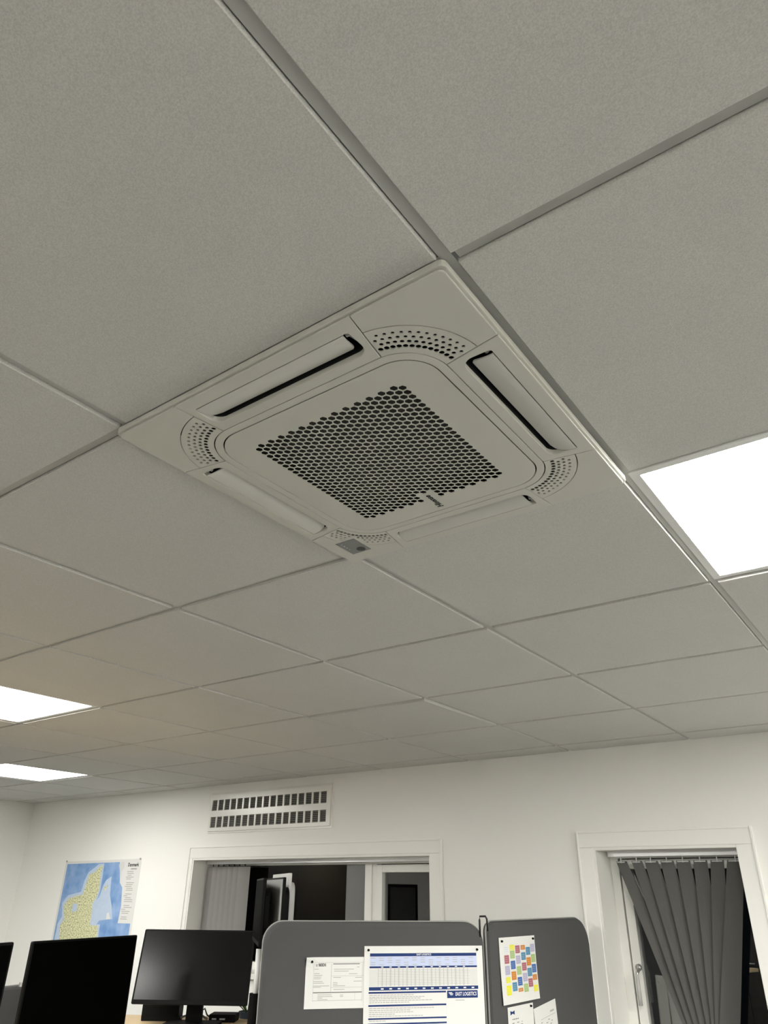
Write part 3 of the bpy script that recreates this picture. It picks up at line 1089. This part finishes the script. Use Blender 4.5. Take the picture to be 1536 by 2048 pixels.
# half-size form at its left
T, P, w_, h_ = sheet('form_sheet', P1a, d1, N1, .0985, -.8585, .318, -1.0075, 'small white printed form tucked under the large table sheet', sag=.001, corner_curl=.012)
fx_ = lambda z: (z - 80) / (1310 - 80) * (.304 - .0985)
fy_ = lambda z: (z - 355) / (1420 - 355) * h_
R_ = lambda x0, y0, x1, y1: (fx_(x0), fy_(y0), fx_(x1) - fx_(x0), fy_(y1) - fy_(y0))
ink(P, M['pgrey'], [R_(245, 465, 1310, 470), R_(245, 465, 250, 1270), R_(612, 500, 620, 1085), R_(620, 748, 1300, 754), R_(620, 985, 1275, 991), R_(1268, 480, 1273, 1270), R_(245, 1250, 1273, 1258), R_(1120, 1100, 1124, 1250)], 'form_lines', T)
ink(P, M['ptxt'], [R_(245, 1080, 1270, 1102), R_(650, 490, 1215, 510)], 'form_header', T, .0004, True)
tl = []
for k, (x, y, x1) in enumerate(((260, 600, 350), (260, 690, 370), (260, 728, 430), (260, 765, 410), (260, 800, 400), (250, 858, 440), (250, 892, 470), (250, 948, 580), (250, 975, 410), (670, 605, 1090), (675, 645, 980), (985, 702, 1165), (660, 775, 820), (1120, 780, 1265), (1090, 858, 1260), (660, 885, 750), (660, 918, 755), (660, 950, 915), (670, 1025, 900), (345, 1130, 640), (345, 1165, 655), (345, 1195, 450), (345, 1228, 555), (810, 1140, 880), (810, 1170, 875), (1150, 560, 1210))):
    tl.append(R_(x, y, x1, y + 13))
ink(P, M['pgrey'], tl, 'form_text', T)
text('form_logo_text', 'BEIDS', .0115, M['pblack'], T, (lambda p: P(fx_(345) + p.x, fy_(522) - p.y, .0006 + p.z)), 'LEFT', .0003, .0001, 0, .9)
mb = MB()
for (x0, y0), (x1, y1) in (((285, 498), (305, 545)), ((325, 498), (305, 545))):
    mb.add([P(fx_(x0), fy_(y0), .0006), P(fx_(x0 + 12), fy_(y0), .0006), P(fx_(x1 + 6), fy_(y1 + 10), .0006), P(fx_(x1 - 6), fy_(y1 + 10), .0006)], [(0, 1, 2, 3)])
mb.build('form_emblem', M['ptxt'], T, recalc=False)
pin(P, fx_(205), fy_(450), T)

# calendar on the second screen
T, P, w_, h_ = sheet('calendar_sheet', P2a, d2, N2, .073, -.8075, .363, -1.0235, 'white calendar sheet with a grid of coloured blocks on the right desk screen', sag=.006, off=.003)
cols = {
    0: [(565, 740, 'mau'), (800, 985, 'lav'), (1050, 1160, 'yel'), (1230, 1430, 'yel')],
    1: [(340, 450, 'yel'), (470, 630, 'grn'), (695, 865, 'blu'), (930, 1100, 'orn'), (1165, 1340, 'teal')],
    2: [(360, 520, 'mau'), (585, 755, 'lav'), (820, 990, 'grn'), (1055, 1225, 'blu'), (1290, 1355, 'orn')],
    3: [(360, 450, 'orn'), (520, 675, 'teal'), (745, 905, 'mau'), (970, 1140, 'lav'), (1200, 1360, 'grn')],
    4: [(410, 570, 'teal'), (635, 800, 'orn'), (865, 1030, 'teal'), (1090, 1255, 'mau')],
    5: [(345, 505, 'lav'), (570, 730, 'grn'), (785, 950, 'blu'), (1005, 1110, 'orn'), (1225, 1345, 'yel')]}
XC = [.033, .079, .123, .167, .208, .247]
by = {}
tx = []
for c, L in cols.items():
    bot = 1625 - 22 * c
    for a, b, k in L:
        ya, yb = (a - 155) / (bot - 155) * h_, (b - 155) / (bot - 155) * h_
        by.setdefault(k, []).append((XC[c], ya - .001, .036, yb - ya + .002))
        for q in range(3):
            tx.append((XC[c] + .005, ya + (yb - ya) * (q + 1) / 4, .022, .0006))
        tx.append((XC[c] - .001, ya - .006, .03, .0010))
for k, L in by.items():
    ink(P, M['c_' + k], L, 'printed_block', T, .0005, True)
ink(P, M['plgrey'], tx, 'block_text', T, .0008)
ink(P, M['pblue'], [(.035, .033, .03, .002), (.035, .040, .03, .0015), (.035, .047, .03, .0015)], 'calendar_heading', T)
pin(P, .018, .012, T)
pin(P, .272, .011, T)
# two letters below
T, P, w_, h_ = sheet('letter_sheet', P2a, d2, N2, .112, -1.0335, .312, -1.315, 'white letter with a small dark bow emblem pinned under the calendar', tilt=0.0)
ink(P, M['ptxt'], words(.03, .038, 4, .003, 1, .002) + words(.03, .050, 3, .0025, 2, .02) + words(.03, .058, 4, .0025, 3, .012) + words(.03, .066, 4, .0025, 4, .01), 'letter_text', T)
mb = MB()
mb.add([P(.018, .012, .0006), P(.034, .016, .0006), P(.050, .012, .0006), P(.050, .026, .0006), P(.034, .021, .0006), P(.018, .026, .0006)], [(0, 1, 4, 5), (1, 2, 3, 4)])
mb.build('bow_emblem', M['navy'], T, recalc=False)
pin(P, .178, .009, T)
T, P, w_, h_ = sheet('letter_sheet', P2a, d2, N2, .328, -1.045, .521, -1.33, 'tilted white letter pinned right of the bow letter on the right screen', tilt=.10)
ink(P, M['pgrey'], [(.135, .030, .035, .006), (.05, .045, .13, .0015)], 'letter_heading', T)
ink(P, M['ptxt'], words(.05, .055, 2, .0025, 5, .05) + words(.05, .063, 3, .0025, 6, .03) + words(.05, .071, 3, .0025, 7, .03), 'letter_text', T)


# ------------------------------------------------------------------ monitors
def monitor(label, a, b, ztop, zbot, m_screen, m_case, desk_z, stand=True, th=.038, group='monitors on the desks', flip=1, tilt=0.0):
    A, B = Vector((*a, 0)), Vector((*b, 0))
    d = (B - A).normalized()
    n = Vector((d.y, -d.x, 0)) * flip     # towards the viewer
    L = (B - A).length
    mid = (A + B) / 2
    base = mid - n * .10
    t = thing('monitor', W(base.x, base.y, desk_z if stand else zbot), label, 'monitor', group)
    ct, st_ = cos(tilt), sin(tilt)
    T = lambda p: (lambda q: W(q.x, q.y, ztop - (ztop - p.y) * ct + p.z * st_))(A + d * p.x + n * (p.z * ct + (ztop - p.y) * st_))
    hz = (ztop + zbot) / 2
    plate('casing', [rrect(L / 2, (ztop - zbot) / 2, .006, 4, L / 2, hz)], .012, m_case, t, lambda p: T(Vector((p.x, p.y, p.z - .0062))), .002)
    plate('back_shell', [rrect(L / 2 - .04, (ztop - zbot) / 2 - .035, .04, 6, L / 2, hz)], th - .012, m_case, t, lambda p: T(Vector((p.x, p.y, p.z - .011 - (th - .012) / 2))), .006)
    plate('screen', [rrect(L / 2 - .008, (ztop - zbot) / 2 - .012, .001, 2, L / 2, hz + .005)], .001, m_screen, t, lambda p: T(Vector((p.x, p.y, p.z + .0001))), 0)
    if stand:
        q = mid - n * (th + .022)
        e1 = d * .03
        m_ = MB()
        for sgn in (1,):
            lo, hi = (-.035, -.012), (.035, .012)
            Tq = lambda p: (lambda r: W(r.x, r.y, p.z))(q + d * p.x + n * p.y)
            m_.box((lo[0], lo[1], desk_z + .008), (hi[0], hi[1], hz - .04), 0, Tq)
            m_.box((-.03, .0, hz - .09), (.03, .030, hz + .01), 0, Tq)
        m_.build('stand_column', M['black'], t)
        Tb = lambda p: (lambda r: W(r.x, r.y, desk_z + .005 + p.z))(q + n * .04 + d * p.x + n * p.y)
        plate('stand_base', [rrect(.12, .09, .02, 5)], .010, M['black'], t, Tb, .002)
    return t


DZ = -1.185
monitor('black monitor with grey glare on its screen, left of the wide desk screen', (-2.839, 1.934), (-2.413, 2.217), -.819, -1.106, M['gloss'], M['black'], DZ, tilt=radians(11.3))
monitor('large pure black monitor in front of the map poster', (-2.428, 1.135), (-2.528, 1.655), -.823, -1.138, M['screen'], M['black'], DZ)
monitor('black monitor cut off at the left edge of the photo', (-1.660, .225), (-1.842, .722), -.786, -1.10, M['screen'], M['black'], DZ)
monitor('black monitor seen nearly edge-on, high in front of the wide window', (-2.337, 2.123), (-1.988, 1.808), -.611, -.850, M['screen'], M['black'], DZ, False)
monitor('black-bezelled monitor with pale grey reflection painted on its screen, beside the edge-on black monitor', (-2.270, 2.119), (-1.903, 1.833), -.608, -.850, M['glarescreen'], M['black'], DZ, False)
monitor('silver-framed monitor rising just behind the screen painted with a pale reflection', (-2.424, 2.317), (-2.062, 2.040), -.588, -.850, M['silver'], M['silver'], DZ, False)
# pole mount carrying the three raised monitors
pm = thing('monitor_mount', W(-2.20, 2.03, DZ), 'silver and black pole mount under the raised monitors beside the grey screen', 'monitor mount')
MB().tube([W(-2.20, 2.03, DZ + .01), W(-2.20, 2.03, -.874)], .011, 14).build('pole', M['silver'], pm, True)
MB().tube([W(-2.175, 2.065, -1.0), W(-2.175, 2.065, -.874)], .006, 8).build('rod', M['black'], pm)
MB().tube([W(-2.20, 2.03, -1.03), W(-2.20, 2.03, DZ + .03)], .024, 14).tube([W(-2.20, 2.03, DZ + .03), W(-2.20, 2.03, DZ)], .05, 16).build('clamp', M['black'], pm)
MB().tube([W(-2.20, 2.03, -.863), W(-2.17, 2.06, -.863), W(-2.14, 2.16, -.863)], .012, 8).build('cross_bar', M['black'], pm)


# ------------------------------------------------------------------ desks
def desk(label, cx, cy, ang, lx, ly):
    d = Vector((cos(ang), sin(ang), 0))
    p_ = Vector((-sin(ang), cos(ang), 0))
    t = thing('sit_stand_desk', W(cx, cy, -ZC), label, 'desk', 'raised sit-stand desks')
    T = lambda p: (lambda q: W(q.x, q.y, p.z))(Vector((cx, cy, 0)) + d * p.x + p_ * p.y)
    box('desk_top', (-lx / 2, -ly / 2, DZ - .025), (lx / 2, ly / 2, DZ), M['oak'], t, .003, T)
    for s in (-1, 1):
        x = s * (lx / 2 - .18)
        MB().box((x - .035, -.035, -ZC + .03), (x + .035, .035, DZ - .05), 0, T).box((x - .04, -ly / 2 + .06, DZ - .055), (x + .04, ly / 2 - .06, DZ - .025), 0, T).build('leg', M['leg'], t)
        box('foot', (x - .04, -ly / 2 + .03, -ZC), (x + .04, ly / 2 - .03, -ZC + .03), M['leg'], t, .004, T)
    return t


desk('oak sit-stand desk under the glare-streaked monitor', -2.465, 2.102, radians(33.6), 1.10, .74)
desk('oak sit-stand desk under the large black monitor', -2.62, 1.00, radians(99), .94, .60)
desk('oak sit-stand desk under the left-edge monitor', -1.70, .20, radians(110), 1.00, .46)

# small things on the desk
dd = Vector((cos(radians(33.6)), sin(radians(33.6)), 0))
pp = Vector((-dd.y, dd.x, 0))
o_ = Vector((-2.625, 2.275, 0))
TB = lambda p: (lambda q: W(q.x, q.y, p.z))(o_ + dd * p.x + pp * p.y)
rb = thing('docking_station', W(o_.x, o_.y, DZ), 'small flat black box on the desk below the glare-streaked monitor', 'dock')
box('case', (-.06, -.045, DZ), (.06, .045, DZ + .030), M['black'], rb, .004, TB)
MB().box((-.045, -.0462, DZ + .010), (-.025, -.0448, DZ + .016), 0, TB).box((-.01, -.0462, DZ + .010), (.015, -.0448, DZ + .016), 0, TB).build('ports', M['silver'], rb)
tag(MB().tube([TB(Vector((-.062, 0, DZ + .012))), TB(Vector((-.085, .02, DZ + .02))), TB(Vector((-.105, .05, DZ + .04))), TB(Vector((-.12, .03, DZ + .03))), TB(Vector((-.115, -.01, DZ + .0036)))], .0035, 6).build('cable', M['wire'], None, True), 'black cable looping on the desk by the monitor stand', 'cable')
og = thing('desk_organiser', W(-2.857, 2.11, DZ), 'low black desk organiser behind the stand of the glare-streaked monitor', 'organiser')
TO = lambda p: (lambda q: W(q.x, q.y, p.z))(Vector((-2.857, 2.11, 0)) + dd * p.x + pp * p.y)
box('tray', (-.085, -.035, DZ), (.085, .035, DZ + .012), M['black'], og, .003, TO)
for lo, hi in (((-.085, -.035, DZ + .010), (.085, -.031, DZ + .062)), ((-.085, .031, DZ + .010), (.085, .035, DZ + .062)), ((-.085, -.031, DZ + .010), (-.081, .031, DZ + .062)), ((.081, -.031, DZ + .010), (.085, .031, DZ + .062)), ((-.004, -.031, DZ + .010), (0, .031, DZ + .056))):
    box('divider', lo, hi, M['black'], og, 0, TO)
# white cable near the left monitor
tag(MB().tube([W(-2.80, 2.15, DZ + .005), W(-2.76, 2.18, DZ + .022), W(-2.72, 2.215, DZ + .024), W(-2.69, 2.235, DZ + .005)], .005, 6).build('cable', M['silver'], None, True), 'white cable arched on the desk under the glare-streaked monitor', 'cable')

# plant
pl = thing('potted_plant', W(-2.61, 2.41, DZ), 'small potted plant with arching thin green leaves beside the grey screen', 'plant')
pm_ = MB()
prof = [(.0, .0), (.038, .0), (.044, .026), (.041, .026), (.036, .022), (0, .021)]
n_ = 16
for (r0, z0), (r1, z1) in zip(prof, prof[1:]):
    for k in range(n_):
        a, b = 2 * pi * k / n_, 2 * pi * (k + 1) / n_
        pm_.add([W(-2.61 + r0 * cos(a), 2.41 + r0 * sin(a), DZ + z0), W(-2.61 + r0 * cos(b), 2.41 + r0 * sin(b), DZ + z0), W(-2.61 + r1 * cos(b), 2.41 + r1 * sin(b), DZ + z1), W(-2.61 + r1 * cos(a), 2.41 + r1 * sin(a), DZ + z1)], [(0, 1, 2, 3)])
pm_.build('pot', M['pot'], pl)
random.seed(11)
for k in range(14):
    a = 2 * pi * k / 14 + random.uniform(-.2, .2)
    L = random.uniform(.10, .21)
    hgt = random.uniform(.045, .085)
    pts, rr = [], []
    for q in range(8):
        s = q / 7
        rad = .012 + L * s
        z = DZ + .020 + hgt * (1 - (1 - s * 1.25) ** 2) * .95
        c = Vector((-2.61 + rad * cos(a), 2.41 + rad * sin(a), 0))
        wv = .0055 * (1 - abs(2 * s - .8) ** 2) + .0012
        wv = max(wv, .0008)
        tn = Vector((-sin(a), cos(a), 0))
        pts.append((c - tn * wv, c + tn * wv, z))
    vs, f = [], []
    for lo, hi, z in pts:
        vs += [W(lo.x, lo.y, z + .002), W(hi.x, hi.y, z + .002), W((lo.x + hi.x) / 2, (lo.y + hi.y) / 2, z)]
    for q in range(7):
        b = 3 * q
        f += [(b, b + 2, b + 5, b + 3), (b + 2, b + 1, b + 4, b + 5), (b, b + 3, b + 4, b + 1)]
    obj('leaf', vs, f, M['leaf'], pl)

# ------------------------------------------------------------------ unseen dark doors and a board, added for the window panes to mirror
dr = thing('added_door_1', Vector((X0, .15, 0)), 'unseen dark brown double door added on the left wall for window panes to mirror', None, None, 'structure')
for s in (0, 1):
    y = -.78 + .93 * s
    lf = box('door_leaf', (X0, y, .01), (X0 + .04, y + .925, 2.25), M['darkwood'], dr, .003)
    MB().tube([Vector((X0 + .04, .10 + .10 * s, 1.05)), Vector((X0 + .085, .10 + .10 * s, 1.05)), Vector((X0 + .085, .02 + .26 * s, 1.05))], .009, 8).build('door_handle', M['steel'], lf)
dr = thing('added_door_2', Vector((-2.2, Y0, 0)), 'unseen dark brown double door added behind the viewer for the narrow window to mirror', None, None, 'structure')
for s in (0, 1):
    x = -3.10 + 1.0 * s
    lf = box('door_leaf', (x, Y0, .01), (x + .995, Y0 + .04, 2.25), M['darkwood'], dr, .003)
    MB().tube([Vector((-2.15 + .10 * s, Y0 + .04, 1.05)), Vector((-2.15 + .10 * s, Y0 + .085, 1.05)), Vector((-2.23 + .26 * s, Y0 + .085, 1.05))], .009, 8).build('door_handle', M['steel'], lf)
nb = thing('added_board', Vector((X0, -2.08, .85)), 'unseen dark grey board with black frame added on the left wall for window panes to mirror', 'board')
box('board', (X0 + .005, -2.40, .88), (X0 + .018, -1.76, 1.80), M['felt'], nb)
for lo, hi in (((X0, -2.44, .84), (X0 + .03, -2.40, 1.84)), ((X0, -1.76, .84), (X0 + .03, -1.72, 1.84)), ((X0, -2.40, 1.80), (X0 + .03, -1.76, 1.84)), ((X0, -2.40, .84), (X0 + .03, -1.76, .88))):
    box('frame', lo, hi, M['black'], nb, .003)
